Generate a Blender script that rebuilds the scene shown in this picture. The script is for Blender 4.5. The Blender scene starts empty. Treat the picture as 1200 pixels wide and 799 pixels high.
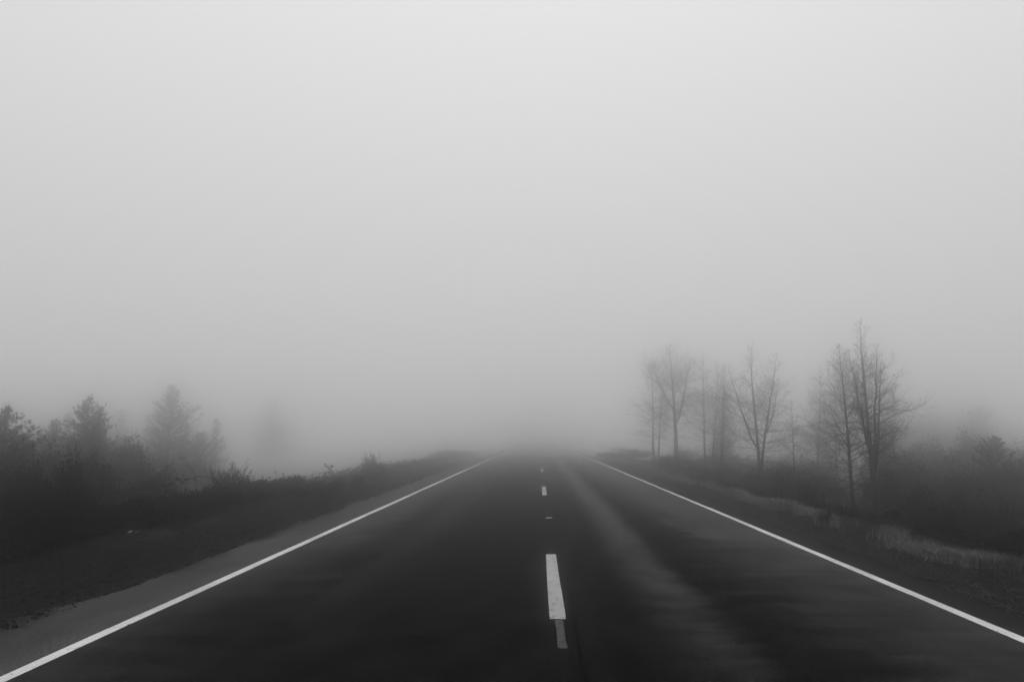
import bpy, math, random
import numpy as np
from mathutils import Matrix, Vector, Euler

R = math.radians
S = bpy.context.scene
C = S.collection
rng = np.random.default_rng(7)
random.seed(7)

# ------------------------------------------------------------------ camera
F, CX, CY, EYE = 732.0, 599.5, 399.5, 1.6
YAW, PITCH = R(2.397), R(8.737)
cd = bpy.data.cameras.new('camera')
cd.sensor_width = 36.0
cd.lens = F / 1200 * 36
cd.clip_start, cd.clip_end = 0.05, 5000
cam = bpy.data.objects.new('camera', cd)
cam.location = (0, 0, EYE)
cam.rotation_euler = (R(90) + PITCH, 0, YAW)
C.objects.link(cam)
S.camera = cam
CAM_ROT = Euler(cam.rotation_euler).to_matrix()


def at(px, py, dist):
    """Point seen in the photograph's column / row at a distance along the road."""
    d = CAM_ROT @ Vector((px - CX, CY - py, -F))
    k = dist / d.y
    return d.x * k, dist, EYE + d.z * k


# ------------------------------------------------------------------ helpers
def set_props(o, label=None, cat=None, group=None, kind=None):
    if label: o['label'] = label
    if cat: o['category'] = cat
    if group: o['group'] = group
    if kind: o['kind'] = kind
    return o


def link_mesh(name, verts, faces, mat, parent=None, smooth=False):
    me = bpy.data.meshes.new(name)
    if isinstance(verts, np.ndarray):
        verts = verts.reshape(-1, 3)
        faces = np.asarray(faces)
        nf, k = faces.shape
        me.vertices.add(len(verts)); me.vertices.foreach_set('co', verts.astype(np.float32).ravel())
        me.loops.add(nf * k); me.loops.foreach_set('vertex_index', faces.astype(np.int32).ravel())
        me.polygons.add(nf)
        me.polygons.foreach_set('loop_start', (np.arange(nf) * k).astype(np.int32))
        me.polygons.foreach_set('loop_total', np.full(nf, k, np.int32))
        me.update(calc_edges=True)
    else:
        me.from_pydata(verts, [], faces)
    me.validate()
    if smooth:
        me.polygons.foreach_set('use_smooth', [True] * len(me.polygons))
    for m in (mat if isinstance(mat, (list, tuple)) else [mat]):
        me.materials.append(m)
    o = bpy.data.objects.new(name, me)
    C.objects.link(o)
    if parent: o.parent = parent
    return o


def empty(name, loc, rz=0.0, label=None, cat=None, group=None):
    o = bpy.data.objects.new(name, None)
    o.empty_display_size = 0.2
    C.objects.link(o)
    o.location = loc
    o.rotation_euler = (0, 0, rz)
    return set_props(o, label, cat, group)


def copy_tree(root, loc, rz, scale, label, group=None):
    kids = list(root.children)
    r = root.copy(); C.objects.link(r)
    r.location = loc; r.rotation_euler = (0, 0, rz); r.scale = scale
    r['label'] = label
    if group: r['group'] = group
    for k in kids:
        c = k.copy(); C.objects.link(c); c.parent = r
    return r


class Tubes:
    def __init__(self):
        self.v, self.f = [], []

    def add(self, pts, rads, sides=4):
        b = len(self.v)
        n = len(pts)
        a0 = random.random() * 6.28
        cs = [(math.cos(a0 + 2 * math.pi * j / sides), math.sin(a0 + 2 * math.pi * j / sides)) for j in range(sides)]
        for i in range(n):
            p = pts[i]
            q0, q1 = pts[max(i - 1, 0)], pts[min(i + 1, n - 1)]
            tx, ty, tz = q1[0] - q0[0], q1[1] - q0[1], q1[2] - q0[2]
            l = math.sqrt(tx * tx + ty * ty + tz * tz) or 1
            tx, ty, tz = tx / l, ty / l, tz / l
            if abs(tz) < 0.9: ux, uy, uz = -ty, tx, 0.0
            else: ux, uy, uz = 0.0, -tz, ty
            l = math.sqrt(ux * ux + uy * uy + uz * uz) or 1
            ux, uy, uz = ux / l, uy / l, uz / l
            wx, wy, wz = ty * uz - tz * uy, tz * ux - tx * uz, tx * uy - ty * ux
            r = rads[i]
            for c, s in cs:
                self.v.append((p[0] + r * (c * ux + s * wx), p[1] + r * (c * uy + s * wy), p[2] + r * (c * uz + s * wz)))
        for i in range(n - 1):
            for j in range(sides):
                k = (j + 1) % sides
                self.f.append((b + i * sides + j, b + i * sides + k, b + (i + 1) * sides + k, b + (i + 1) * sides + j))

    def build(self, name, mat, parent=None):
        return link_mesh(name, self.v, self.f, mat, parent, smooth=True)


def unit(a):
    return a / np.maximum(np.linalg.norm(a, axis=-1, keepdims=True), 1e-9)


def leaf_quads(cen, size, aspect=0.5, flat=0.0):
    """Diamond-shaped leaves with random directions at the given centres."""
    n = len(cen)
    d = unit(rng.normal(size=(n, 3)) * np.array([1, 1, 1 - flat]))
    e = unit(np.cross(d, rng.normal(size=(n, 3))))
    s = np.asarray(size).reshape(-1, 1) * np.ones((n, 1))
    v = np.stack([cen - d * s * .5, cen + e * s * .5 * aspect + d * s * .05, cen + d * s * .5, cen - e * s * .5 * aspect + d * s * .05], 1)
    f = np.arange(n * 4).reshape(n, 4)
    return v.reshape(-1, 3), f


# ------------------------------------------------------------------ terrain
_ph = rng.uniform(0, 6.28, (9, 2))
_fr = [(.21, .13), (.11, .27), (.43, .31), (.71, .52), (.33, .83), (1.3, .9), (.9, 1.7), (2.3, 1.9), (.05, .04)]


def bumps(x, y):
    s = 0
    for (a, b), (p, q), w in zip(_fr, _ph, (1, 1, .7, .5, .5, .3, .3, .18, 1.2)):
        s = s + w * np.sin(a * x + p) * np.sin(b * y + q)
    return s


_GX = np.array([-600, -120, -60, -30, -20, -15, -11.5, -9.2, -8.0, -7.2, -6.2, -5.2, -4.6, -4.0, 0, 4.2, 4.8, 5.4, 6.1, 6.9, 8.2, 10.5, 14, 20, 35, 60, 120, 600])
_GZ = np.array([-1.2, -1.8, -2.2, -2.1, -1.9, -1.6, -1.1, -.5, -.2, -.06, -.1, -.12, -.07, -.06, -.06, -.06, -.09, -.12, -.07, -.14, -.6, -1.3, -1.8, -2.1, -2.3, -2.2, -1.8, -1.2])


def ground_z(x, y):
    z = np.interp(x, _GX, _GZ)
    ax = np.abs(x)
    w = np.clip((ax - 5.0) / 6.0, 0, 1)
    w2 = np.clip((ax - 4.7) / 1.0, 0, 1)
    return z + bumps(x, y) * (.16 * w + .012 * w2)


# ------------------------------------------------------------------ materials
def new_mat(name):
    m = bpy.data.materials.new(name)
    m.use_nodes = True
    nt = m.node_tree
    b = nt.nodes['Principled BSDF']
    return m, nt, b


def N(nt, kind, **kw):
    n = nt.nodes.new(kind)
    for k, v in kw.items():
        if k in n.inputs: n.inputs[k].default_value = v
        else: setattr(n, k, v)
    return n


def grey(v):
    return (v, v, v, 1)


def simple(name, lo, hi, rough=.85, scale=6.0, spec=.25):
    m, nt, b = new_mat(name)
    tc = N(nt, 'ShaderNodeTexCoord')
    no = N(nt, 'ShaderNodeTexNoise', Scale=scale, Detail=4.0)
    nt.links.new(tc.outputs['Object'], no.inputs['Vector'])
    mr = N(nt, 'ShaderNodeMapRange')
    mr.inputs['From Min'].default_value = .3; mr.inputs['From Max'].default_value = .7
    mr.inputs['To Min'].default_value = lo; mr.inputs['To Max'].default_value = hi
    nt.links.new(no.outputs['Fac'], mr.inputs['Value'])
    nt.links.new(mr.outputs['Result'], b.inputs['Base Color'])
    b.inputs['Roughness'].default_value = rough
    b.inputs['Specular IOR Level'].default_value = spec
    return m


def math_node(nt, op, a=None, b=None, clamp=False):
    n = nt.nodes.new('ShaderNodeMath'); n.operation = op; n.use_clamp = clamp
    for i, q in enumerate((a, b)):
        if q is None: continue
        if isinstance(q, (int, float)): n.inputs[i].default_value = q
        else: nt.links.new(q, n.inputs[i])
    return n.outputs[0]


def smooth(nt, v, a, b, lo=0.0, hi=1.0):
    n = nt.nodes.new('ShaderNodeMapRange'); n.interpolation_type = 'SMOOTHSTEP'
    nt.links.new(v, n.inputs['Value'])
    n.inputs['From Min'].default_value = a; n.inputs['From Max'].default_value = b
    n.inputs['To Min'].default_value = lo; n.inputs['To Max'].default_value = hi
    return n.outputs['Result']


def noise(nt, vec, scale, detail=4.0, stretch=(1, 1, 1), rough=.55):
    mp = N(nt, 'ShaderNodeMapping')
    mp.inputs['Scale'].default_value = stretch
    nt.links.new(vec, mp.inputs['Vector'])
    n = N(nt, 'ShaderNodeTexNoise', Scale=scale, Detail=detail, Roughness=rough)
    nt.links.new(mp.outputs['Vector'], n.inputs['Vector'])
    return n.outputs['Fac']


def asphalt_material():
    m, nt, b = new_mat('asphalt')
    tc = N(nt, 'ShaderNodeTexCoord')
    P = tc.outputs['Object']
    sx = N(nt, 'ShaderNodeSeparateXYZ'); nt.links.new(P, sx.inputs[0])
    x = sx.outputs['X']
    warp = noise(nt, P, .35, 2, (1, .35, 1))
    warp2 = noise(nt, P, 1.1, 5, (.55, 2.4, 1), .6)      # smeared cross-road streaks
    xw = math_node(nt, 'ADD', x, math_node(nt, 'MULTIPLY', math_node(nt, 'SUBTRACT', warp, .5), .5))
    xw = math_node(nt, 'ADD', xw, math_node(nt, 'MULTIPLY', math_node(nt, 'SUBTRACT', warp2, .5), .6))
    xs = math_node(nt, 'ADD', xw, math_node(nt, 'MULTIPLY', math_node(nt, 'SUBTRACT', noise(nt, P, 1.0, 6, (.3, 2.6, 1), .6), .5), 1.9))
    # pale strip, part dust and part painted sheen, between the wheel tracks of the right-hand lane
    b1 = math_node(nt, 'MULTIPLY', smooth(nt, xw, .85, 1.4), smooth(nt, xw, 1.4, 1.75, 1, 0))
    # pale outer part of the right-hand lane
    b2 = math_node(nt, 'MULTIPLY', smooth(nt, xs, 1.95, 3.1), 1.0)
    # pale rim of the left-hand lane
    b3 = math_node(nt, 'MULTIPLY', smooth(nt, xs, -3.5, -2.2, 1, 0), .6)
    # faint centre of left-hand lane
    b4 = math_node(nt, 'MULTIPLY', math_node(nt, 'MULTIPLY', smooth(nt, xw, -2.6, -2.0), smooth(nt, xw, -2.0, -1.3, 1, 0)), .16)
    dust_sheen = math_node(nt, 'ADD', math_node(nt, 'ADD', b1, b2), math_node(nt, 'ADD', b3, b4), True)
    dust_sheen = math_node(nt, 'MULTIPLY', dust_sheen, smooth(nt, sx.outputs['Y'], 3.0, 13.0, .38, 1.0))  # grazing sheen painted into the pale bands, fading towards the camera
    lat = smooth(nt, noise(nt, P, 1.0, 5, (.5, 6.0, 1), .65), .3, .7, .6, 1.3)
    dust_sheen = math_node(nt, 'MULTIPLY', dust_sheen, lat)
    patch = smooth(nt, noise(nt, P, .8, 6, (.7, 1.0, 1), .65), .28, .72, .5, 1.25)
    dust_sheen = math_node(nt, 'MULTIPLY', dust_sheen, patch, True)
    grain = smooth(nt, noise(nt, P, 42, 5, (1, .7, 1), .75), .34, .66, .2, 2.1)
    base = math_node(nt, 'ADD', math_node(nt, 'MULTIPLY', dust_sheen, .02), .006)
    mott = smooth(nt, noise(nt, P, 2.6, 7, (1, .6, 1), .7), .3, .7, .6, 1.45)
    base = math_node(nt, 'MULTIPLY', math_node(nt, 'MULTIPLY', base, grain), mott)
    base = math_node(nt, 'ADD', base, smooth(nt, sx.outputs['Y'], 34, 80, 0, .13))      # pale haze of the fog put into the far asphalt's colour
    # tar joint just right of the centre dashes
    jx = math_node(nt, 'ADD', x, math_node(nt, 'MULTIPLY', math_node(nt, 'SUBTRACT', noise(nt, P, 1.6, 3), .5), .05))
    joint = math_node(nt, 'MULTIPLY', smooth(nt, jx, .285, .30), smooth(nt, jx, .315, .33, 1, 0))
    base = math_node(nt, 'MULTIPLY', base, math_node(nt, 'SUBTRACT', 1.0, math_node(nt, 'MULTIPLY', joint, .6)))
    nt.links.new(base, b.inputs['Base Color'])
    ro = math_node(nt, 'ADD', math_node(nt, 'MULTIPLY', dust_sheen, .12), .32)
    nt.links.new(ro, b.inputs['Roughness'])
    nt.links.new(math_node(nt, 'ADD', math_node(nt, 'MULTIPLY', dust_sheen, .075), 1.017), b.inputs['IOR'])
    b.inputs['IOR'].default_value = 1.04
    b.inputs['Specular IOR Level'].default_value = .5
    bp = N(nt, 'ShaderNodeBump', Strength=.35, Distance=.004)
    nt.links.new(noise(nt, P, 120, 2), bp.inputs['Height'])
    nt.links.new(bp.outputs['Normal'], b.inputs['Normal'])
    return m


def shoulder_material(name, v, rough):
    m, nt, b = new_mat(name)
    P = N(nt, 'ShaderNodeTexCoord').outputs['Object']
    g = smooth(nt, noise(nt, P, 45, 5, (1, .7, 1), .7), .32, .68, .35, 1.7)
    q = smooth(nt, noise(nt, P, 1.3, 6, (1, .5, 1), .65), .3, .7, .72, 1.2)
    sx = N(nt, 'ShaderNodeSeparateXYZ'); nt.links.new(P, sx.inputs[0])
    xd = math_node(nt, 'ADD', sx.outputs['X'], math_node(nt, 'MULTIPLY', math_node(nt, 'SUBTRACT', noise(nt, P, .9, 7, (1, .6, 1), .65), .5), 1.3))
    mud = smooth(nt, xd, -4.62, -4.3, .15, 1)            # dirt washed in from the verge
    nt.links.new(math_node(nt, 'MULTIPLY', math_node(nt, 'MULTIPLY', math_node(nt, 'MULTIPLY', g, q), v), mud), b.inputs['Base Color'])
    b.inputs['Roughness'].default_value = rough
    b.inputs['IOR'].default_value = 1.04
    bp = N(nt, 'ShaderNodeBump', Strength=.5, Distance=.005)
    nt.links.new(noise(nt, P, 90, 2), bp.inputs['Height'])
    nt.links.new(bp.outputs['Normal'], b.inputs['Normal'])
    return m


def paint_material(name, v, wear):
    m, nt, b = new_mat(name)
    P = N(nt, 'ShaderNodeTexCoord').outputs['Object']
    w = smooth(nt, noise(nt, P, 13, 8, (1, .6, 1), .78), wear - .05, wear + .05)
    spots = math_node(nt, 'MULTIPLY', smooth(nt, noise(nt, P, 140, 2), .3, .6, .85, 1.05), smooth(nt, noise(nt, P, 1.7, 5, (1, .5, 1), .7), .3, .65, .72, 1.05))
    c = math_node(nt, 'ADD', math_node(nt, 'MULTIPLY', w, v), .008)
    nt.links.new(math_node(nt, 'MULTIPLY', c, spots), b.inputs['Base Color'])
    b.inputs['Roughness'].default_value = .7
    b.inputs['Specular IOR Level'].default_value = .3
    return m


def ground_material():
    m, nt, b = new_mat('ground_soil')
    P = N(nt, 'ShaderNodeTexCoord').outputs['Object']
    sx = N(nt, 'ShaderNodeSeparateXYZ'); nt.links.new(P, sx.inputs[0])
    ax = math_node(nt, 'ABSOLUTE', sx.outputs['X'])
    verge = smooth(nt, ax, 5.6, 6.6, 1, 0)
    g = smooth(nt, noise(nt, P, 45, 4, (1, 1, 1), .7), .25, .75, .5, 1.5)
    q = smooth(nt, noise(nt, P, .9, 6), .3, .7, .7, 1.3)
    base = math_node(nt, 'ADD', math_node(nt, 'MULTIPLY', verge, .0), .009)
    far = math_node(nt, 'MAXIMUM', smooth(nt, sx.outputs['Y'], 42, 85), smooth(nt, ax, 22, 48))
    base = math_node(nt, 'ADD', base, math_node(nt, 'MULTIPLY', far, .34))     # added bounce light: far ground coloured pale to lift the horizon fog
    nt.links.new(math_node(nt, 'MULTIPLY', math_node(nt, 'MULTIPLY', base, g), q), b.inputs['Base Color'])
    b.inputs['Roughness'].default_value = .95
    b.inputs['Specular IOR Level'].default_value = .03
    bp = N(nt, 'ShaderNodeBump', Strength=.8, Distance=.03)
    nt.links.new(noise(nt, P, 30, 5), bp.inputs['Height'])
    nt.links.new(bp.outputs['Normal'], b.inputs['Normal'])
    return m


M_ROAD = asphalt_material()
M_SHOULDER = shoulder_material('worn_shoulder_asphalt', .052, .6)
M_DARKSH = shoulder_material('dark_shoulder_asphalt', .009, .6)
M_LINE = paint_material('edge_line_paint', .66, .375)
M_DASH = paint_material('dash_paint', .38, .405)
M_OLD = paint_material('old_worn_paint', .045, .48)
M_GROUND = ground_material()
M_BARK = simple('bark', .012, .035, .9, 14, .05)
M_TWIG = simple('twig_bark', .012, .03, .9, 9, .05)
M_PINE = simple('pine_needles', .012, .03, .9, 2.5, .03)
M_LEAF = simple('bramble_leaves', .005, .018, .9, 5, .03)
M_DEADLEAF = simple('dead_leaves', .03, .06, .85, 5, .15)
M_GRASS = simple('dry_grass', .04, .3, .85, 22, .1)
M_MIDGRASS = simple('middling_grass', .03, .13, .85, 12, .05)
M_DULLGRASS = simple('dull_grass', .008, .022, .9, 3, .03)
M_STONE = simple('gravel_stone', .004, .06, .85, 3.5, .08)
M_WETSTONE = simple('wet_stone', .003, .03, .85, 3.5, .05)
M_POST = simple('weathered_post', .2, .3, .8, 9)
M_BAND = simple('reflective_band', .5, .6, .5, 9)
M_STUD = simple('stud_plastic', .05, .08, .6, 9)
M_LENS = simple('stud_lens', .16, .22, .35, 9)
M_PAPER = simple('crumpled_paper', .22, .32, .8, 9)

# ------------------------------------------------------------------ ground
def axis(*segs):
    out = []
    for a, b, s in segs:
        out.append(np.arange(a, b, s))
    return np.concatenate(out)


gx = axis((-500, -60, 20), (-60, -20, 2), (-20, -4, .25), (-4, 4, 1.0), (4, 20, .25), (20, 60, 2), (60, 501, 20))
gy = axis((-60, -4, 4), (-4, 40, .4), (40, 100, 1.5), (100, 521, 15))
GXX, GYY = np.meshgrid(gx, gy)
GZZ = ground_z(GXX, GYY)
nx, ny = len(gx), len(gy)
idx = np.arange(nx * ny).reshape(ny, nx)
gf = np.stack([idx[:-1, :-1], idx[:-1, 1:], idx[1:, 1:], idx[1:, :-1]], -1).reshape(-1, 4)
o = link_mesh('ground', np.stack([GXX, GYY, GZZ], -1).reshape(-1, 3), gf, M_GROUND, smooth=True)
set_props(o, kind='structure')


def strip(name, y, xl, xr, z, mat, parent=None, skirt=0.0):
    """A long flat sheet between two edge curves, its outer sides turned down by skirt."""
    n = len(y)
    v, f = [], []
    cols = ([(xl, z - skirt)] if skirt else []) + [(xl, z), (xr, z)] + ([(xr, z - skirt)] if skirt else [])
    k = len(cols)
    for i in range(n):
        for xc, zz in cols:
            v.append((float(xc[i]), float(y[i]), zz))
    for i in range(n - 1):
        for j in range(k - 1):
            a = i * k + j
            f.append((a, a + 1, a + k + 1, a + k))
    return link_mesh(name, v, f, mat, parent)


ys = axis((-50, 0, 1), (0, 60, .12), (60, 150, .6), (150, 500, 5))
one = np.ones_like(ys)


def rag(y, amp, seed):
    r = np.random.default_rng(seed)
    s = 0
    for fq, w in ((.16, .5), (.37, .55), (.8, .35), (1.9, .2), (4.3, .1), (9, .06), (17, .04)):
        s = s + w * np.sin(fq * y * (1 + .2 * r.random()) + r.uniform(0, 6.28))
    return s * amp


XL, XC, XR = -3.585, .16, 3.85
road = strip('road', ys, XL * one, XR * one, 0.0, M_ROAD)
set_props(road, kind='structure')
xe = np.interp(ys, [-50, 5, 7, 10, 15.8, 24, 40, 500], [-5.2, -5.0, -4.5, -4.55, -4.8, -4.8, -4.5, -4.3]) + rag(ys, .17, 3)
o = strip('road_shoulder', ys, xe, XL * one, 0.0, M_SHOULDER, skirt=.1); set_props(o, kind='structure')
o = strip('road_shoulder', ys, XR * one, 4.42 + rag(ys, .045, 5), 0.0, M_DARKSH, skirt=.1); set_props(o, kind='structure')
for xm, lab, sd in ((XL, 'white edge line along the paler ragged shoulder', 11), (XR, 'white edge line along the dark gravel shoulder', 12)):
    w = .056
    o = strip('edge_line', ys, xm - w + rag(ys, .007, sd), xm + w + rag(ys, .007, sd + 5), .004, M_LINE, road)
    o['label'] = lab
for k in range(-1, 12):
    y0 = 5.88 + 11.95 * k
    yy = np.linspace(y0, y0 + 3.1, 26)
    strip('centre_dash', yy, XC - .067 + rag(yy, .007, 40 + k), XC + .067 + rag(yy, .007, 60 + k), .004, M_DASH, road)
yy = np.linspace(5.1, 5.86, 60)                         # narrow worn remnant of an older dash
o = strip('old_paint', yy, XC - .022 + rag(yy * 4, .01, 3), XC + .046 + rag(yy * 4, .01, 4), .003, M_OLD, road)
o['label'] = 'worn remnant of an older dash'

# raised road studs half-way between dashes
for k, lab in ((0, 'small low road stud between the nearest two dashes'), (1, 'small low road stud between second and third dashes')):
    y0 = 12.9 + 11.95 * k
    t = empty('road_stud', (.2, y0, .001), 0, lab, 'road stud', 'road studs along the centre line')
    a, b_, h = .075, .055, .018
    v = [(-a, -b_, 0), (a, -b_, 0), (a, b_, 0), (-a, b_, 0), (-a * .8, -b_ * .4, h), (a * .8, -b_ * .4, h), (a * .8, b_ * .4, h), (-a * .8, b_ * .4, h)]
    link_mesh('stud_body', v, [(4, 5, 6, 7), (1, 2, 6, 5), (2, 3, 7, 6), (3, 0, 4, 7), (0, 1, 5, 4)], M_STUD, t)
    q = lambda u, w: ((u * (1 - .2 * w)) * a * .9, -b_ + w * b_ * .6 - .003, h * w + .003)
    link_mesh('reflector', [q(-1, .08), q(1, .08), q(1, .85), q(-1, .85)], [(0, 1, 2, 3)], M_LENS, t)

# ------------------------------------------------------------------ gravel, grass, undergrowth
def pebbles(name, n, side, x0, x1, y0, y1, label):
    u = rng.random(n)
    y = y0 * (y1 / y0) ** u                                # thinner with distance
    x = x0 + (x1 - x0) * rng.beta(1.3, 1.3, n)
    s = rng.lognormal(-4.65, .55, n).clip(.004, .035) * (1 + y / 40)
    z = np.maximum(ground_z(x * side, y), np.where(x < 4.9, .0, -9) if side < 0 else np.where(x < 4.5, .0, -9))
    if side < 0: z = np.where((x < 4.9) & (x > np.interp(y, ys, -xe)), ground_z(x * side, y), z)
    cen = np.stack([x * side, y, z + s * .25], -1)
    octa = np.array([(1, 0, 0), (0, 1, 0), (-1, 0, 0), (0, -1, 0), (0, 0, .8), (0, 0, -.8)], float)
    jit = 1 + rng.normal(0, .22, (n, 6, 1))
    v = cen[:, None, :] + octa[None] * jit * s[:, None, None] * rng.uniform(.6, 1.2, (n, 1, 3))
    f = np.array([(0, 1, 4), (1, 2, 4), (2, 3, 4), (3, 0, 4), (1, 0, 5), (2, 1, 5), (3, 2, 5), (0, 3, 5)])
    ff = (np.arange(n)[:, None, None] * 6 + f[None]).reshape(-1, 3)
    o = link_mesh(name, v.reshape(-1, 3), ff, M_STONE if side > 0 else M_WETSTONE)
    set_props(o, label, 'gravel', kind='stuff')


pebbles('gravel', 16000, 1, 4.3, 5.9, 3, 45, 'dark loose gravel beside the dark shoulder strip')
pebbles('gravel', 16000, -1, 4.42, 6.9, 3, 40, 'dark wet gravel beyond the ragged paler shoulder')


def grass(name, n, side, x0, x1, y0, y1, hmin, hmax, mat, label, power=1.0, wid=.006, lean=.35, cut=.05):
    m = int(n * 2.6)
    u = rng.random(m)
    y = y0 * (y1 / y0) ** (u ** power)
    xm, xw = (x0 + x1) / 2, (x1 - x0) / 2
    x = xm + xw * np.clip(rng.normal(0, .5, m), -1.3, 1.3)
    x = x + .07 * np.sin(y * .9 + side) + .09 * np.sin(y * 2.3) + .06 * np.sin(y * 5.1)
    keep = (np.sin(x * 5.1 + 1.3 * y) * np.sin(y * 2.9 - x * 2) + .7 * np.sin(y * .7 + 2) + .5 * np.sin(y * 3.7 + x) + rng.normal(0, .35, m)) > cut
    x, y = x[keep][:n], y[keep][:n]
    n = len(x)
    z = ground_z(x * side, y)
    base = np.stack([x * side, y, z - .01], -1)
    h = rng.uniform(hmin, hmax, n) * (.75 + .25 * np.sin(y * 1.7))
    az = rng.uniform(0, 6.28, n)
    ln = np.abs(rng.normal(0, lean, n)) * h
    dirv = np.stack([np.cos(az), np.sin(az), np.zeros(n)], -1)
    w = wid * (.7 + y / 14)
    sd = np.stack([-np.sin(az + .5), np.cos(az + .5), np.zeros(n)], -1) * w[:, None] * .5
    up = np.array([0, 0, 1.0])
    mid = base + up * (h * .6)[:, None] + dirv * (ln * .35)[:, None]
    tip = base + up * h[:, None] + dirv * ln[:, None]
    v = np.stack([base - sd, base + sd, mid + sd * .8, mid - sd * .8, tip], 1)
    i = np.arange(n)[:, None] * 5
    f = np.concatenate([i + np.array([[0, 1, 2]]), i + np.array([[0, 2, 3]]), i + np.array([[3, 2, 4]])])
    o = link_mesh(name, v.reshape(-1, 3), f, mat)
    set_props(o, label, 'grass', kind='stuff')


grass('grass', 20000, 1, 5.55, 6.08, 8.9, 60, .06, .3, M_GRASS, 'pale dry grass fringe along the right gravel verge', lean=.55, wid=.0075, cut=.05)
grass('grass', 5000, 1, 5.75, 6.4, 6.5, 10.5, .05, .26, M_MIDGRASS, 'sparser duller dry grass at the near end of the right verge', lean=.55, wid=.007, cut=.2)
grass('grass', 12000, -1, 6.2, 6.7, 9.5, 45, .02, .08, M_MIDGRASS, 'thin low dry grass line below the left brambles', lean=.6, cut=-.75)
grass('grass', 16000, 1, 6.4, 9.5, 5, 70, .15, .45, M_DULLGRASS, 'dull tall grass falling away behind the pale fringe', lean=.4)
grass('grass', 16000, -1, 6.7, 10, 5, 70, .12, .4, M_DULLGRASS, 'dull tall grass among the left brambles', lean=.4)


def undergrowth(name, n, side, x0, x1, y0, y1, hmax, label, ease=(.6, 2.2)):
    u = rng.random(n)
    y = y0 * (y1 / y0) ** u
    x = x0 + (x1 - x0) * rng.beta(1.1, 1.5, n)
    x = np.maximum(x, x0 + .25 * np.sin(y * .8) + .2)
    t = .5 + .25 * np.sin(x * 1.1 + .4 * y + side) * np.sin(y * .63 - x * .5) + .2 * np.sin(2.3 * x + 1.1) * np.sin(1.9 * y) + .12 * np.sin(5.3 * y + 3.1 * x)
    t = np.clip(t, .1, 1) * np.clip((x - x0) / ease[1] + .15, 0, 1)
    k = rng.random(n) ** ease[0]
    z = ground_z(x * side, y) + hmax * t * k + np.where(rng.random(n) < .02, rng.random(n) * .2, 0)
    cen = np.stack([x * side, y, z], -1)
    v, f = leaf_quads(cen, rng.uniform(.03, .07, n) * (1 + y / 35), .55)
    o = link_mesh(name, v, f, M_LEAF)
    set_props(o, label, 'undergrowth', kind='stuff')


undergrowth('undergrowth', 120000, -1, 6.7, 17, 3.5, 70, .75, 'dark low bramble mass sloping off left of the road')
undergrowth('undergrowth', 80000, 1, 6.6, 18, 4, 70, .6, 'dark low scrub on the bank falling off right of the road')

# ------------------------------------------------------------------ bare trees
def vadd(a, b, s=1.0):
    return (a[0] + b[0] * s, a[1] + b[1] * s, a[2] + b[2] * s)


def norm(a):
    l = math.sqrt(a[0] ** 2 + a[1] ** 2 + a[2] ** 2) or 1
    return (a[0] / l, a[1] / l, a[2] / l)


def wander(p, d, length, n, up, jit):
    pts = [p]
    d = norm(d)
    for i in range(n):
        d = norm((d[0] + random.gauss(0, jit), d[1] + random.gauss(0, jit), d[2] + up + random.gauss(0, jit)))
        p = vadd(p, d, length / n)
        pts.append(p)
    return pts


def side_dir(d, ang):
    r = norm((random.gauss(0, 1), random.gauss(0, 1), random.gauss(0, .6)))
    k = r[0] * d[0] + r[1] * d[1] + r[2] * d[2]
    r = norm((r[0] - k * d[0], r[1] - k * d[1], r[2] - k * d[2]))
    return norm(tuple(d[i] * math.cos(ang) + r[i] * math.sin(ang) for i in range(3)))


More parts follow.
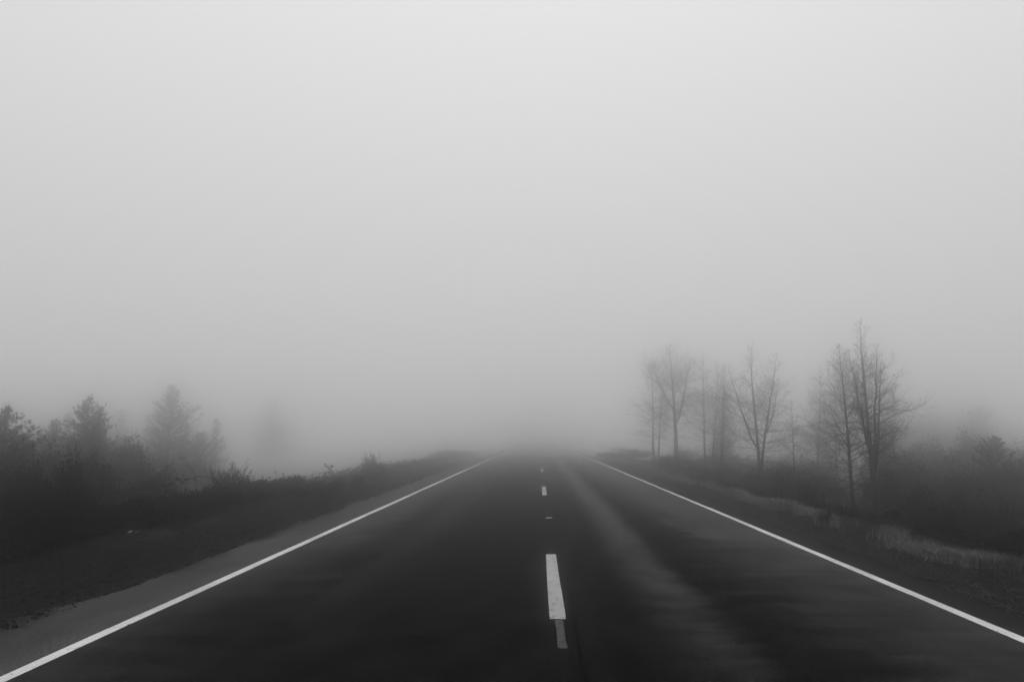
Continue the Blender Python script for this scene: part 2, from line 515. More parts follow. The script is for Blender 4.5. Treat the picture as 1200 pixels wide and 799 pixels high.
def bare_tree(name, loc, stems, spread, label, group, seed, first=.16, nb=46, low=88, top=34, twig=1.0, leaves=0, cat='tree', rmin=.003, taper=1.0):
    """Leafless broad-leaved tree. stems: list of (dx, dy, height, radius, lean_x, lean_y, fork height or None)."""
    random.seed(seed)
    root = empty(name, loc, 0, label, cat, group)
    crown = Tubes()
    tips = []
    for (dx, dy, H, r0, lx, ly, fork) in stems:
        tr = Tubes()
        n = 16
        paths = []
        wob = [random.gauss(0, .022) for _ in range(4)]
        main = []
        for i in range(n + 1):
            t = i / n
            bx = lx * t ** 1.2 + wob[0] * math.sin(5 * t + wob[2] * 90) * H * .35 + random.gauss(0, .006)
            by = ly * t ** 1.2 + wob[1] * math.sin(4 * t + wob[3] * 90) * H * .35 + random.gauss(0, .006)
            main.append((dx + bx, dy + by, -.15 + (H + .15) * t))
        rad = [max(r0 * (1.25 if i == 0 else 1) * (1 - i / n) ** .85, rmin * 1.3) for i in range(n + 1)]
        tr.add(main, rad, 8)
        paths.append((main, rad, H, first, nb))
        if fork:
            for fh, fx, fy, fl in fork:
                i = int(fh * n)
                p = main[i]
                L = (H - p[2]) * fl
                pts = [p]
                for k in range(1, 9):
                    u = k / 8
                    pts.append((p[0] + fx * (u ** .75) + random.gauss(0, .015), p[1] + fy * (u ** .75) + random.gauss(0, .015), p[2] + L * u))
                rd = [max(rad[i] * .75 * (1 - k / 8) ** .8, rmin * 1.3) for k in range(9)]
                tr.add(pts, rd, 7)
                paths.append((pts, rd, L, .15, int(nb * .45)))
        tr.build('trunk', M_BARK, root)
        for path, rads, HH, f0, cnt in paths:
            az = random.random() * 6.28
            m = len(path) - 1
            cnt = int(cnt * 1.35)
            for b in range(cnt):
                t = f0 + (1 - f0) * ((b + random.random() * .8) / cnt) ** .9
                t = min(t, .985)
                fi = t * m; i0 = int(fi); u = fi - i0
                p = tuple(path[i0][q] * (1 - u) + path[min(i0 + 1, m)][q] * u for q in range(3))
                rr = rads[i0] * (1 - u) + rads[min(i0 + 1, m)] * u
                az += 2.4 + random.gauss(0, .5)
                tt = (t - f0) / (1 - f0)
                prof = (min(1, .55 + tt * 2.2)) * (1 - tt) ** taper + .06
                L = spread * H * prof * random.uniform(.4, 1.3)
                if random.random() < .07: L *= .35
                ang = R(low + (top - low) * tt + random.gauss(0, 12))
                d = (math.sin(ang) * math.cos(az), math.sin(ang) * math.sin(az), math.cos(ang))
                bp = wander(p, d, L, 6, .05 if tt > .2 else .015, .13)
                rb = min(rr * .36, .004 + L * .0075)
                crown.add(bp, [max(rb * (1 - k / 6) ** .8, rmin) for k in range(7)], 4)
                tips.append(bp[-1])
                ns = max(2, int(L / .11 * twig))
                for s in range(ns):
                    w = .2 + .8 * (s + random.random()) / ns
                    fi = min(w, .99) * 6; j = int(fi); u2 = fi - j
                    q = tuple(bp[j][c] * (1 - u2) + bp[j + 1][c] * u2 for c in range(3))
                    dd = norm(tuple(bp[j + 1][c] - bp[j][c] for c in range(3)))
                    sd = side_dir(dd, R(random.uniform(28, 60)))
                    l2 = L * random.uniform(.22, .52) * (1.15 - w * .65) + .06
                    sp = wander(q, sd, l2, 3, .07, .13)
                    crown.add(sp, [max(rb * .4 * (1 - k / 3), rmin * .8) for k in range(4)], 3)
                    tips.append(sp[-1])
                    for e in range(max(1, int(l2 / .1 * twig))):
                        k = random.choice((1, 2, 3))
                        d3 = side_dir(norm(tuple(sp[k][c] - sp[k - 1][c] for c in range(3))), R(random.uniform(25, 55)))
                        l3 = l2 * random.uniform(.3, .6)
                        crown.add(wander(sp[k], d3, l3, 2, .08, .12), [rmin * .75, rmin * .65, rmin * .45], 3)
    crown.build('crown', M_TWIG, root)
    if leaves:
        pts = np.array([random.choice(tips) for _ in range(leaves)]) + rng.normal(0, .03, (leaves, 3))
        v, f = leaf_quads(pts, rng.uniform(.04, .075, leaves), .65)
        link_mesh('leaves', v, f, M_DEADLEAF, root)
    return root


def place(px, dist, py=512):
    x, y, _ = at(px, py, dist)
    z = float(ground_z(np.array(x), np.array(y)))
    return x, y, z


def top_h(pxt, pyt, dist, loc):
    x, y, z = at(pxt, pyt, dist)
    return z - loc[2], x - loc[0]


FAR = .88
G_BARE = 'bare trees on the right bank'


def bt(px, dist, topx, topy, r0, label, seed, spread=.27, fork=None, extra=(), **kw):
    dist *= FAR; r0 *= FAR
    fork = [(a, b * FAR, c * FAR, d) for a, b, c, d in fork] if fork else None
    extra = [(a, b, c, r * FAR, [(p, q * FAR, w * FAR, d) for p, q, w, d in fk] if fk else None) for a, b, c, r, fk in extra]
    loc = place(px, dist, 560)
    H, lx = top_h(topx, topy, dist, loc)
    st = [(0, 0, H, r0, lx, 0.2, fork)]
    for (ex, etx, ety, er, efork) in extra:
        l2 = place(ex, dist, 560)
        h2, lx2 = top_h(etx, ety, dist, l2)
        st.append((l2[0] - loc[0], .15, h2, er, lx2, -.2, efork))
    return bare_tree('bare_tree', loc, st, spread, label, G_BARE, seed, **kw)


bt(996, 24, 987, 402, .085, 'slim bare tree with one straight trunk, twin beside the tallest tree', 21, spread=.27, first=.2, nb=72, twig=1.05, taper=.8, leaves=45)
bt(1021, 25, 1011, 374, .115, 'tallest bare tree, thick trunk forking low, beside the gravel verge', 22, spread=.27, first=.14, nb=70, twig=1.0, taper=.9, leaves=60,
   fork=[(.3, .75, .1, .72), (.34, .35, -.4, .8), (.42, -.3, .4, .75)])
bt(886, 33, 884, 404, .1, 'bare tree with two close trunks spreading in a vase shape', 23, taper=.65, spread=.26, first=.2, nb=48, leaves=25,
   fork=[(.34, -1.25, .2, .8)], extra=[(891, 908, 416, .085, [(.45, .9, .2, .6)])])
bt(793, 45, 786, 405, .17, 'hazy bare tree with thick trunk forking in two, broad crown', 24, taper=.5, spread=.27, first=.26, nb=40, twig=.85, rmin=.004,
   fork=[(.38, 1.3, .2, .82), (.5, -1.4, .3, .7)])
bt(768, 48, 762, 428, .1, 'faint thin bare tree leftmost in the right-hand group', 25, taper=.5, spread=.27, first=.24, nb=34, twig=.85, rmin=.004, extra=[(771, 778, 440, .08, None)])
bt(826, 46, 824, 414, .1, 'hazy bare tree with one straight trunk right of the forked broad one', 26, taper=.5, spread=.22, first=.22, nb=44, twig=.9, rmin=.004)
bt(834, 47, 842, 425, .08, 'hazy thin bare tree leaning right in the middle cluster', 27, taper=.5, spread=.2, first=.25, nb=40, rmin=.0045)
bt(844, 44, 850, 428, .12, 'hazy bare tree with dense dark twigs beside the two-trunk tree', 28, taper=.5, spread=.2, first=.22, nb=44, twig=.9, rmin=.004)
bt(957, 46, 962, 428, .1, 'hazy dense bare tree behind the slim straight one', 29, spread=.27, first=.1, nb=70, twig=1.3, rmin=.0045)
bt(928, 33, 930, 470, .05, 'small bare sapling between the two-trunk tree and the slim one', 30, spread=.3, first=.1, nb=34, rmin=.005)
bt(980, 52, 978, 420, .1, 'faint bare tree directly behind the slim straight trunk', 31, spread=.25, first=.1, nb=60, twig=1.2, rmin=.005)

# ------------------------------------------------------------------ pines
def pine_parts(H, rad, seed, nwh=26, tuft=.17, first=.08, per=6, fill=1.0, lop=.1):
    """Trunk tubes, limb tubes and needle tufts of a young pine of height H."""
    random.seed(seed)
    lr = np.random.default_rng(seed)
    tr = Tubes()
    n = 10
    lean = (random.gauss(0, .02) * H, random.gauss(0, .02) * H)
    path = [(lean[0] * (i / n) ** 2, lean[1] * (i / n) ** 2, -.2 + (H + .15) * i / n) for i in range(n + 1)]
    tr.add(path, [max(.016 * H * (1 - i / n), .012) for i in range(n + 1)], 7)
    cen, dirs = [], []
    p1, p2, p3 = [random.random() * 6.28 for _ in range(3)]
    for w in range(nwh):
        t = first + (1 - first) * (w + random.random() * .6) / nwh
        for b in range(per):
            az = random.random() * 6.28
            lump = 1 + lop * math.sin(az + p1 + t * 5) + lop * .8 * math.sin(2 * az + p2 - 9 * t) + lop * .7 * math.sin(14 * t + p3)
            L = rad * ((1 - t) ** .72 * (min(1, .7 + 1.4 * t)) + .015) * lump * random.uniform(.55, 1.25)
            if L < .03: continue
            if random.random() < .1: L *= .4
            p0 = (lean[0] * t * t, lean[1] * t * t, H * t)
            el = R(6 + 38 * t + random.gauss(0, 8))
            d = (math.cos(az) * math.cos(el), math.sin(az) * math.cos(el), math.sin(el))
            bp = wander(p0, d, L, 4, .05, .06)
            tr.add(bp, [max(.012 * L * (1 - k / 4), .006) for k in range(5)], 3)
            m = max(2, int(L / (tuft * .68) * fill))
            for k in range(m):
                u = (.25 + .75 * (k + random.random()) / m) * 4
                j = min(int(u), 3); u -= j
                q = [bp[j][c] * (1 - u) + bp[j + 1][c] * u for c in range(3)]
                s = tuft * .55
                cen.append([q[0] + random.gauss(0, s * .7), q[1] + random.gauss(0, s * .7), q[2] + random.gauss(0, s * .5)])
                dirs.append([d[0] * .6, d[1] * .6, d[2] + .5])
    for k in range(8):
        cen.append([lean[0], lean[1], H - .012 * k * H]); dirs.append([0, 0, 1])
    cen, dirs = np.array(cen), np.array(dirs)
    nd = 9
    m = len(cen)
    c = np.repeat(cen, nd, 0)
    d = unit(np.repeat(dirs, nd, 0) + lr.normal(0, .75, (m * nd, 3)))
    e = unit(np.cross(d, lr.normal(size=d.shape)))
    ln = tuft * lr.uniform(.7, 1.25, (m * nd, 1))
    wd = tuft * .085
    v = np.stack([c - e * wd, c + e * wd, c + d * ln], 1).reshape(-1, 3)
    f = np.arange(m * nd * 3).reshape(-1, 3)
    return tr, v, f


def pine(px, dist, topy, half_px, label, group, seed, name='pine_tree', cat='pine', topx=None, **kw):
    dist *= FAR
    kw.pop('tuft', None)
    loc = place(px, dist, 540)
    H, _ = top_h(topx or px, topy, dist, loc)
    kw['tuft'] = max(.024 * H, .07); kw['nwh'] = kw.get('nwh', 26) + 10
    tr, v, f = pine_parts(H, half_px / F * dist * 1.5, seed, **kw)
    root = empty(name, loc, random.random() * 6.28, label, cat, group)
    tr.build('trunk', M_BARK, root)
    link_mesh('crown', v, f, M_PINE, root)
    return root


GL, GR = 'pines in the field left of the road', 'conifers in the fog right of the road'
pine(3, 19, 478, 46, 'dark near pine at the far left edge', GL, 41, nwh=30, per=6)
pine(97, 31, 466, 36, 'dark pine with a full crown and a shorter twin at its side', GL, 42, nwh=28, per=6)
pine(108, 32, 478, 26, 'slightly shorter twin pine just right of the fuller one', GL, 43, nwh=26)
pine(54, 33, 494, 30, 'lower grey pine between the left-edge pine and the twin pines', GL, 44)
pine(194, 54, 453, 34, 'tall hazy grey pine standing alone right of the twin pines', GL, 45, nwh=30, tuft=.2, per=6)
pine(317, 112, 470, 24, 'very faint pale pine deep in the fog left of the road', GL, 46, tuft=.28)
pine(146, 44, 512, 30, 'low hazy pine between the twin pines and the tall lone pine', GL, 47, tuft=.2)
pine(232, 52, 508, 28, 'low hazy pine at the right foot of the tall lone pine', GL, 48, tuft=.22)
pine(27, 22, 510, 34, 'short dark pine beside the left-edge pine', GL, 49)
pine(1166, 27, 513, 36, 'small dark conifer with ragged top near the right edge', GR, 51, nwh=26, tuft=.19, per=6)
pine(1196, 25, 540, 34, 'low dark conifer cut off by the right edge', GR, 52)
pine(1150, 84, 478, 30, 'faint taller conifer behind the small ragged one', GR, 53, tuft=.26)
pine(1098, 92, 488, 34, 'faint conifer behind the round dark bush', GR, 54, tuft=.26)
pine(848, 62, 462, 16, 'faint narrow conifer behind the middle bare trees', GR, 55, tuft=.26)
pine(1050, 80, 480, 30, 'faint conifer directly right of the tallest bare tree', GR, 56, tuft=.25)
# distant rows dissolving in the fog, nothing tells them apart
def far_pine_proto(seed):
    tr, v, f = pine_parts(8.0, 1.75, seed, nwh=22, tuft=.36, per=5)
    return tr, v, f


protos = []
for sd in (71, 72, 73):
    tr, v, f = far_pine_proto(sd)
    root = empty('pine_tree', (0, 0, 0), 0, 'faint distant conifer dissolving in the fog', 'pine')
    tr.build('trunk', M_BARK, root)
    link_mesh('crown', v, f, M_PINE, root)
    protos.append(root)
random.seed(5)
far = []
for px in range(-60, 250, 34):
    far.append((px + random.uniform(-9, 9), random.uniform(48, 66), random.uniform(4.5, 7.0), 'left'))
used = set()
for i, (px, dist, h, side) in enumerate(far):
    loc = place(px, dist, 530)
    lab = 'faint distant conifer dissolving in the fog %s of the road' % side
    grp = 'distant conifers %s of the road' % side
    k = i % 3
    s = h / 8.0
    if k not in used:
        used.add(k)
        r = protos[k]; r.location = loc; r.scale = (s * 1.1, s * 1.1, s); r['label'] = lab; r['group'] = grp
    else:
        copy_tree(protos[k], loc, random.random() * 6.28, (s * random.uniform(.95, 1.35), s * 1.1, s), lab, grp)

# ------------------------------------------------------------------ bushes
def leafy_bush(name, loc, rx, ry, h, label, group, seed, n=3500, leaf=.05, emergent=6, mat=None):
    random.seed(seed)
    lr = np.random.default_rng(seed)
    root = empty(name, loc, 0, label, 'bush', group)
    nl = 16
    az = lr.uniform(0, 6.28, nl); rr = np.sqrt(lr.random(nl)) * .8
    cx_, cy_ = np.cos(az) * rr * rx, np.sin(az) * rr * ry
    cz = h * (.3 + .5 * lr.random(nl)) * (1 - .55 * rr ** 2)
    lrad = h * lr.uniform(.2, .36, nl)
    st = Tubes()
    for i in range(nl):
        p = wander((cx_[i] * .25, cy_[i] * .25, -.1), (cx_[i] * .75, cy_[i] * .75, cz[i] + .1), math.dist((0, 0, 0), (cx_[i] * .75, cy_[i] * .75, cz[i] + .1)), 4, .02, .08)
        st.add(p, [.012, .01, .008, .006, .004], 4)
        for e in range(4):
            d = norm((random.gauss(0, 1), random.gauss(0, 1), abs(random.gauss(.6, .7))))
            st.add(wander(p[-1], d, lrad[i] * random.uniform(.8, 1.25), 3, .05, .15), [.004, .0035, .003, .002], 3)
    wh = lr.integers(0, nl, n)
    d = unit(lr.normal(size=(n, 3)))
    rad = lrad[wh] * (lr.random(n) ** .4) * lr.uniform(.8, 1.12, n)
    c = np.stack([cx_[wh], cy_[wh], cz[wh]], -1) + d * rad[:, None] * np.array([1.15, 1.15, .85])
    c[:, 2] = np.where(c[:, 2] < .02, lr.uniform(0.02, h * .3, n), c[:, 2])
    for e in range(emergent):
        i = random.randrange(nl)
        p0 = (float(cx_[i]), float(cy_[i]), float(cz[i]))
        p = wander(p0, (random.gauss(0, .5), random.gauss(0, .5), 1), h * random.uniform(.45, .8), 5, -.03, .16)
        st.add(p, [.006, .005, .004, .004, .003, .002], 3)
        extra = np.array([p[random.randrange(2, 6)] for _ in range(7)]) + lr.normal(0, .02, (7, 3))
        c = np.concatenate([c, extra])
    st.build('stems', M_TWIG, root)
    v, f = leaf_quads(c, lr.uniform(.6, 1.25, len(c)) * leaf, .62)
    link_mesh('foliage', v, f, mat or M_LEAF, root)
    return root


def bush(px, dist, topy, half_px, label, group, seed, depth=1.0, **kw):
    loc = place(px, dist, 550)
    H, _ = top_h(px, topy, dist, loc)
    rx = half_px / F * dist
    return leafy_bush('bush', loc, rx, rx * depth, max(H, .3), label, group, seed, **kw)


BL, BR = 'bushes along the left bank', 'bushes on the right bank'
bush(338, 16.5, 553, 26, 'rounded dense dark bush, highest clump on the left bank edge', BL, 101, n=6000)
bush(378, 17.5, 557, 24, 'low dark bush just right of the rounded dense one', BL, 102, n=4500, emergent=10)
bush(305, 15.5, 561, 24, 'dark bramble bush between the twiggy shrub and the rounded bush', BL, 103, n=4500)
bush(262, 14, 566, 26, 'dark bramble bush below the bare twiggy shrub', BL, 104, n=5000)
bush(218, 12.5, 572, 28, 'dark bramble bush under the long arching cane', BL, 105, n=5000)
bush(170, 11.5, 578, 30, 'black bramble bush left of the arching cane', BL, 106, n=5000, emergent=8)
bush(118, 10.8, 580, 32, 'black bramble bush with one leafy shoot standing up', BL, 107, n=5000, emergent=8)
bush(62, 10.2, 576, 36, 'black bramble bush below the twin pines', BL, 108, n=5500)
bush(8, 10, 570, 40, 'black bramble bush cut by the left edge', BL, 109, n=5500)
bush(410, 21, 556, 20, 'grey low bush between the dark bushes and the hazy twiggy one', BL, 110, n=3500)
bush(438, 27, 540, 15, 'hazy bushy clump on the left bank below the hazy twigs', BL, 111, n=3500, leaf=.07)
bush(468, 32, 546, 16, 'hazy low bush right of the hazy twiggy clump', BL, 112, n=2500, leaf=.08)
bush(495, 40, 540, 14, 'faint low bush near the far left edge line', BL, 113, n=2500, leaf=.1)
bush(520, 52, 532, 13, 'very faint low bush at the end of the left bank', BL, 114, n=2500, leaf=.12)
bush(545, 68, 528, 12, 'farthest faint bush beside the left edge line', BL, 115, n=2000, leaf=.15)
bush(1102, 23, 545, 34, 'round dark bush right of the tallest bare tree', BR, 131, n=8000, leaf=.07)
bush(1072, 20, 580, 24, 'dark low bush at the right foot of the tallest bare tree', BR, 132, n=6000, leaf=.06)
bush(1130, 17, 572, 44, 'dark scrub mound in front of the round bush', BR, 133, n=7000, leaf=.06)
bush(1185, 15, 578, 46, 'black scrub mound at the right edge below the ragged conifer', BR, 134, n=7000, leaf=.06)
bush(963, 12.8, 603, 8, 'small dark tuft of brush at a gap in the pale grass', BR, 135, n=500, leaf=.03, emergent=16)
bush(872, 27, 565, 15, 'dark low bush at the foot of the two-trunk tree', BR, 136, n=3000, leaf=.06)
bush(1040, 15, 598, 26, 'low dark scrub behind the pale grass fringe', BR, 137, n=3500, leaf=.05)
bush(1110, 12, 612, 36, 'black scrub behind the pale grass below the round bush', BR, 138, n=4500, leaf=.05)
bush(1180, 10, 622, 44, 'black scrub at the right edge behind the grass', BR, 139, n=5000, leaf=.05)
bush(806, 38, 556, 14, 'hazy low bush between the hazy bare trunks', BR, 140, n=2500, leaf=.09)
bush(838, 31, 560, 14, 'hazy low bush left of the dark bush by the two-trunk tree', BR, 141, n=2500, leaf=.08)
bush(775, 46, 548, 14, 'faint low bush at the foot of the thin leftmost bare tree', BR, 142, n=2500, leaf=.1)
bush(745, 60, 538, 13, 'very faint low bush near the far right edge line', BR, 143, n=2000, leaf=.12)
bush(722, 75, 532, 11, 'farthest faint bush beside the right edge line', BR, 144, n=2000, leaf=.15)


# scrub thickets filling the hollows on both sides, one behind the other
scrub = []
for sd in (171, 172, 173, 174):
    scrub.append(leafy_bush('thicket', (0, 0, 0), 1.0, 1.0, 1.0, 'dim scrub thicket', None, sd, n=5200, leaf=.055, emergent=3))
random.seed(31)
spots = []
for dist, topy, lo, hi, st, side in (
        (8.6, 545, -70, 105, 30, 'left'), (9.2, 524, -80, 75, 30, 'left'), (14, 520, -70, 130, 30, 'left'), (18, 512, -70, 110, 36, 'left'), (17, 552, 120, 210, 34, 'left'),
        (23, 508, -60, 140, 34, 'left'), (25, 538, 140, 225, 32, 'left'), (44, 530, 170, 250, 32, 'left'), (32, 502, -60, 150, 34, 'left'), 
        (45, 496, -60, 160, 32, 'left'),  
        (12, 606, 1115, 1270, 36, 'right'), (15, 586, 1095, 1270, 36, 'right'), (19, 568, 1080, 1270, 36, 'right'), (24, 550, 1120, 1270, 36, 'right'),
        (30, 540, 1040, 1270, 34, 'right'), (38, 522, 1040, 1270, 34, 'right'), (48, 505, 1040, 1270, 32, 'right'), (33, 545, 900, 990, 30, 'right'),
        (42, 538, 790, 960, 30, 'right'), (56, 528, 740, 960, 30, 'right')):
    for px in range(lo, hi, st):
        spots.append((px + random.uniform(-9, 9), dist * random.uniform(.92, 1.1), topy + random.uniform(-7, 7), side))
for i, (px, dist, topy, side) in enumerate(spots):
    dist = 4 + .75 * dist
    loc = place(px, dist, 540)
    H = max(top_h(px, topy, dist, loc)[0], .4)
    w_ = random.uniform(26, 38) / F * dist
    lab = 'dim scrub thicket among others in the misty hollow %s of the road' % side
    grp = 'scrub thickets %s of the road' % side
    if i < 4:
        r = scrub[i]; r.location = loc; r.scale = (w_, w_, H); r['label'] = lab; r['group'] = grp
    else:
        copy_tree(scrub[i % 4], loc, random.random() * 6.28, (w_, w_ * random.uniform(.8, 1.2), H), lab, grp)


def twiggy(px, dist, topy, half_px, label, group, seed, nst=26, leaves=20):
    random.seed(seed)
    loc = place(px, dist, 560)
    H, _ = top_h(px, topy, dist, loc)
    rx = half_px / F * dist
    root = empty('bare_shrub', loc, 0, label, 'shrub', group)
    st = Tubes(); tips = []
    for k in range(nst):
        a = random.random() * 6.28
        q = random.random() ** .6
        tgt = (math.cos(a) * rx * q, math.sin(a) * rx * q, H * random.uniform(.6, 1.02) * (1 - .25 * q))
        p = wander((tgt[0] * .3, tgt[1] * .3, -.1), (tgt[0] * .7, tgt[1] * .7, tgt[2]), H * random.uniform(.65, 1.05), 6, .02, .09)
        st.add(p, [.011, .009, .008, .007, .005, .004, .003], 4)
        for e in range(9):
            j = random.choice((2, 3, 3, 4, 4, 5))
            d = side_dir(norm(tuple(p[j][c] - p[j - 1][c] for c in range(3))), R(random.uniform(20, 50)))
            l = H * random.uniform(.12, .3)
            w = wander(p[j], d, l, 3, .06, .14)
            st.add(w, [.005, .004, .0035, .0025], 3)
            tips.append(w[-1])
            for g in range(2):
                d = side_dir(norm(tuple(w[2][c] - w[1][c] for c in range(3))), R(random.uniform(20, 50)))
                st.add(wander(w[random.choice((1, 2))], d, l * .55, 2, .05, .12), [.0035, .003, .002], 3)
    st.build('stems', M_TWIG, root)
    if leaves:
        pts = np.array([random.choice(tips) for _ in range(leaves)])
        v, f = leaf_quads(pts, rng.uniform(.03, .055, leaves), .65)
        link_mesh('leaves', v, f, M_DEADLEAF, root)
    return root


GS = 'leafless shrubs by the road'
twiggy(272, 15, 536, 24, 'bare twiggy shrub sticking up from the left brambles', GS, 201, nst=30)
twiggy(436, 26, 528, 12, 'hazy bare twiggy shrub on the left bank', GS, 202, nst=24)
twiggy(914, 23, 541, 18, 'bare twiggy shrub right of the two-trunk tree', GS, 203, nst=26)
twiggy(940, 19, 556, 16, 'low bare shrub left of the slim straight tree', GS, 204, nst=24)
twiggy(1008, 17, 580, 24, 'low bare shrub at the feet of the two tallest trees', GS, 205, nst=24)
twiggy(900, 25, 560, 14, 'low bare shrub at the right foot of the two-trunk tree', GS, 206, nst=22)


def cane(name, pts_px, dist, r, label, seed, leaves, leafsize=.05, clump=None):
    """A single long bramble cane through the given columns and rows."""
    random.seed(seed)
    P = [at(a, b, dist + .05 * i) for i, (a, b) in enumerate(pts_px)]
    base = (P[0][0], P[0][1], float(ground_z(np.array(P[0][0]), np.array(P[0][1]))))
    root = empty(name, base, 0, label, 'shoot')
    L = [tuple(p[c] - base[c] for c in range(3)) for p in P]
    L[0] = (L[0][0], L[0][1], -.05)
    fine = []
    for i in range(len(L) - 1):
        for k in range(4):
            u = k / 4
            fine.append(tuple(L[i][c] * (1 - u) + L[i + 1][c] * u + random.gauss(0, .008) for c in range(3)))
    fine.append(L[-1])
    n = len(fine)
    st = Tubes()
    st.add(fine, [r * (1 - .6 * i / n) for i in range(n)], 5)
    pts = []
    for e in range(leaves):
        j = random.randrange(int(n * (clump or .35)), n)
        q = fine[j]
        w = wander(q, (random.gauss(0, 1), random.gauss(0, 1), random.gauss(.3, .6)), .09, 2, 0, .2)
        st.add(w, [.004, .003, .002], 3)
        pts.append(w[-1])
    st.build('stem', M_TWIG, root)
    v, f = leaf_quads(np.array(pts), rng.uniform(.7, 1.3, len(pts)) * leafsize, .7)
    link_mesh('leaves', v, f, M_LEAF, root)


cane('bramble_cane', [(268, 580), (258, 566), (246, 559), (232, 558), (220, 561), (212, 564), (207, 563)], 12.8, .009, 'long arching bramble cane bending left over the brambles', 301, 16, .06, .6)
cane('bramble_cane', [(232, 570), (229, 558), (224, 549), (217, 541), (210, 536)], 14, .005, 'thin bare cane leaning left above the arching cane', 302, 3)
cane('leafy_shoot', [(190, 585), (193, 576), (198, 570), (201, 564)], 12, .007, 'short leafy shoot rising left of the arching cane', 303, 14, .055)
cane('leafy_shoot', [(114, 588), (115, 578), (117, 571), (116, 566)], 11, .007, 'short leafy shoot above the black brambles below the twin pines', 304, 14, .055)
cane('leafy_shoot', [(378, 566), (380, 556), (385, 549), (391, 546)], 17.5, .008, 'leafy shoot curving right above the low bush', 305, 12, .06)
cane('leafy_shoot', [(392, 566), (391, 556), (387, 550), (381, 547)], 17.6, .008, 'leafy shoot curving left above the low bush', 306, 10, .06)

# ------------------------------------------------------------------ posts and litter
def post(px, dist, topy, label):
    loc = place(px, dist, 530)
    H, _ = top_h(px, topy, dist, loc)
    root = empty('marker_post', loc, 0, label, 'post', 'marker posts beside the road')
    w, d = .045, .022
    def box(z0, z1, w, d, slope=0):
        return [(-w, -d, z0), (w, -d, z0), (w, d, z0), (-w, d, z0), (-w, -d, z1), (w, -d, z1), (w, d, z1 + slope), (-w, d, z1 + slope)]
    fs = [(0, 1, 5, 4), (1, 2, 6, 5), (2, 3, 7, 6), (3, 0, 4, 7), (4, 5, 6, 7), (3, 2, 1, 0)]
    link_mesh('shaft', box(-.3, H, w * .6, d * .6, .03), fs, M_POST, root)
    link_mesh('reflector', box(H - .22, H - .1, w * .62, d * .7), fs, M_BAND, root)


post(522, 56, 515, 'thin hazy marker post beside the left edge of the road')
post(724, 56, 516, 'thin hazy marker post beside the right edge of the road')

random.seed(9)
lx, ly, _ = at(152, 624, 10.6)
lz = float(ground_z(np.array(lx), np.array(ly)))
for dx, sz, lab in ((0, .036, 'larger pale scrap of paper on the dark left verge'), (.08, .024, 'smaller pale scrap of paper right beside the larger one')):
    v, f = [], []
    n = 5
    for i in range(n):
        for j in range(n):
            v.append(((i / (n - 1) - .5) * 2 * sz, (j / (n - 1) - .5) * 1.3 * sz, .02 + random.uniform(0, sz * .9)))
    for i in range(n - 1):
        for j in range(n - 1):
            a = i * n + j
            f.append((a, a + 1, a + n + 1, a + n))
    o = link_mesh('paper_scrap', v, f, M_PAPER)
    o.location = (lx + dx, ly + dx * .6, lz + .005)
    set_props(o, lab, 'litter', 'scraps of paper on the verge')

# ------------------------------------------------------------------ fog, sky and light
FOG = .037
hz = 10.0
v = [(-540, -80, -4.2), (540, -80, -4.2), (540, 560, -4.2), (-540, 560, -4.2), (-540, -80, hz), (540, -80, hz), (540, 560, hz), (-540, 560, hz)]
m = bpy.data.materials.new('haze'); m.use_nodes = True
nt = m.node_tree
for n_ in list(nt.nodes): nt.nodes.remove(n_)
out = nt.nodes.new('ShaderNodeOutputMaterial')
pv = nt.nodes.new('ShaderNodeVolumePrincipled')
pv.inputs['Color'].default_value = grey(.995)
pv.inputs['Density'].default_value = FOG
pv.inputs['Anisotropy'].default_value = .972
nt.links.new(pv.outputs['Volume'], out.inputs['Volume'])
o = link_mesh('haze', v, [(3, 2, 1, 0), (4, 5, 6, 7), (0, 1, 5, 4), (1, 2, 6, 5), (2, 3, 7, 6), (3, 0, 4, 7)], m)
set_props(o, 'pale grey fog lying over the road and fields', 'fog', kind='stuff')

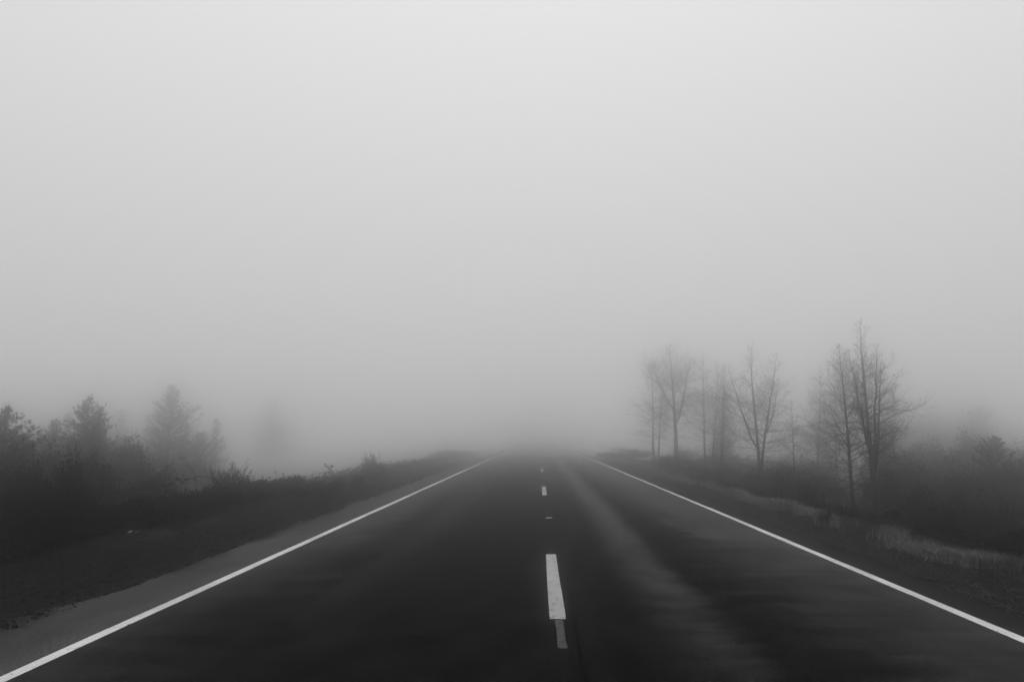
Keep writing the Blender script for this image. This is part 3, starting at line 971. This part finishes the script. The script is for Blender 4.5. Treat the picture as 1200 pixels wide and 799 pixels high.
SUN_EL, SUN_AZ = 72.0, 10.0          # hidden behind the cloud, ahead and to the right
w = bpy.data.worlds.new('World')
S.world = w
w.use_nodes = True
nt = w.node_tree
bg = nt.nodes['Background']
sky = nt.nodes.new('ShaderNodeTexSky')
sky.sky_type = 'NISHITA'
sky.sun_disc = False
sky.sun_elevation = R(SUN_EL)
sky.sun_rotation = R(SUN_AZ)
sky.air_density = 1.0
sky.dust_density = 4.0
bw = nt.nodes.new('ShaderNodeRGBToBW')
nt.links.new(sky.outputs['Color'], bw.inputs['Color'])
tc = nt.nodes.new('ShaderNodeTexCoord')
sp = nt.nodes.new('ShaderNodeSeparateXYZ')
nt.links.new(tc.outputs['Generated'], sp.inputs[0])
# overcast cloud cover evens the clear sky out: a uniform grey layer, brighter overhead
cl = math_node(nt, 'ADD', math_node(nt, 'MULTIPLY', math_node(nt, 'MAXIMUM', sp.outputs['Z'], 0.0), 4.75), 4.5)
mixv = math_node(nt, 'ADD', math_node(nt, 'MULTIPLY', bw.outputs['Val'], .08), math_node(nt, 'MULTIPLY', cl, .92))
nt.links.new(mixv, bg.inputs['Color'])
bg.inputs['Strength'].default_value = .109
sl = bpy.data.lights.new('sun', 'SUN')
sl.energy = .5
sl.angle = R(40)
sl.color = (1, 1, 1)
so = bpy.data.objects.new('sun', sl)
C.objects.link(so)
a = R(SUN_AZ)
dirv = Vector((math.sin(a) * math.cos(R(SUN_EL)), math.cos(a) * math.cos(R(SUN_EL)), math.sin(R(SUN_EL))))
so.rotation_euler = dirv.to_track_quat('Z', 'Y').to_euler()
so.location = (0, 0, 30)

S.view_settings.view_transform = 'Standard'
S.view_settings.look = 'None'
S.view_settings.exposure = 0.0
S.view_settings.gamma = 1.0
S.view_settings.use_curve_mapping = False
S.render.engine = 'CYCLES'
cy = S.cycles
cy.volume_bounces = 20
cy.max_bounces = 24
cy.diffuse_bounces = 2
cy.glossy_bounces = 2
cy.use_denoising = True
cy.pixel_filter_type = 'BLACKMAN_HARRIS'
cy.filter_width = 1.6
cy.sample_clamp_indirect = 3.0
cy.caustics_reflective = False
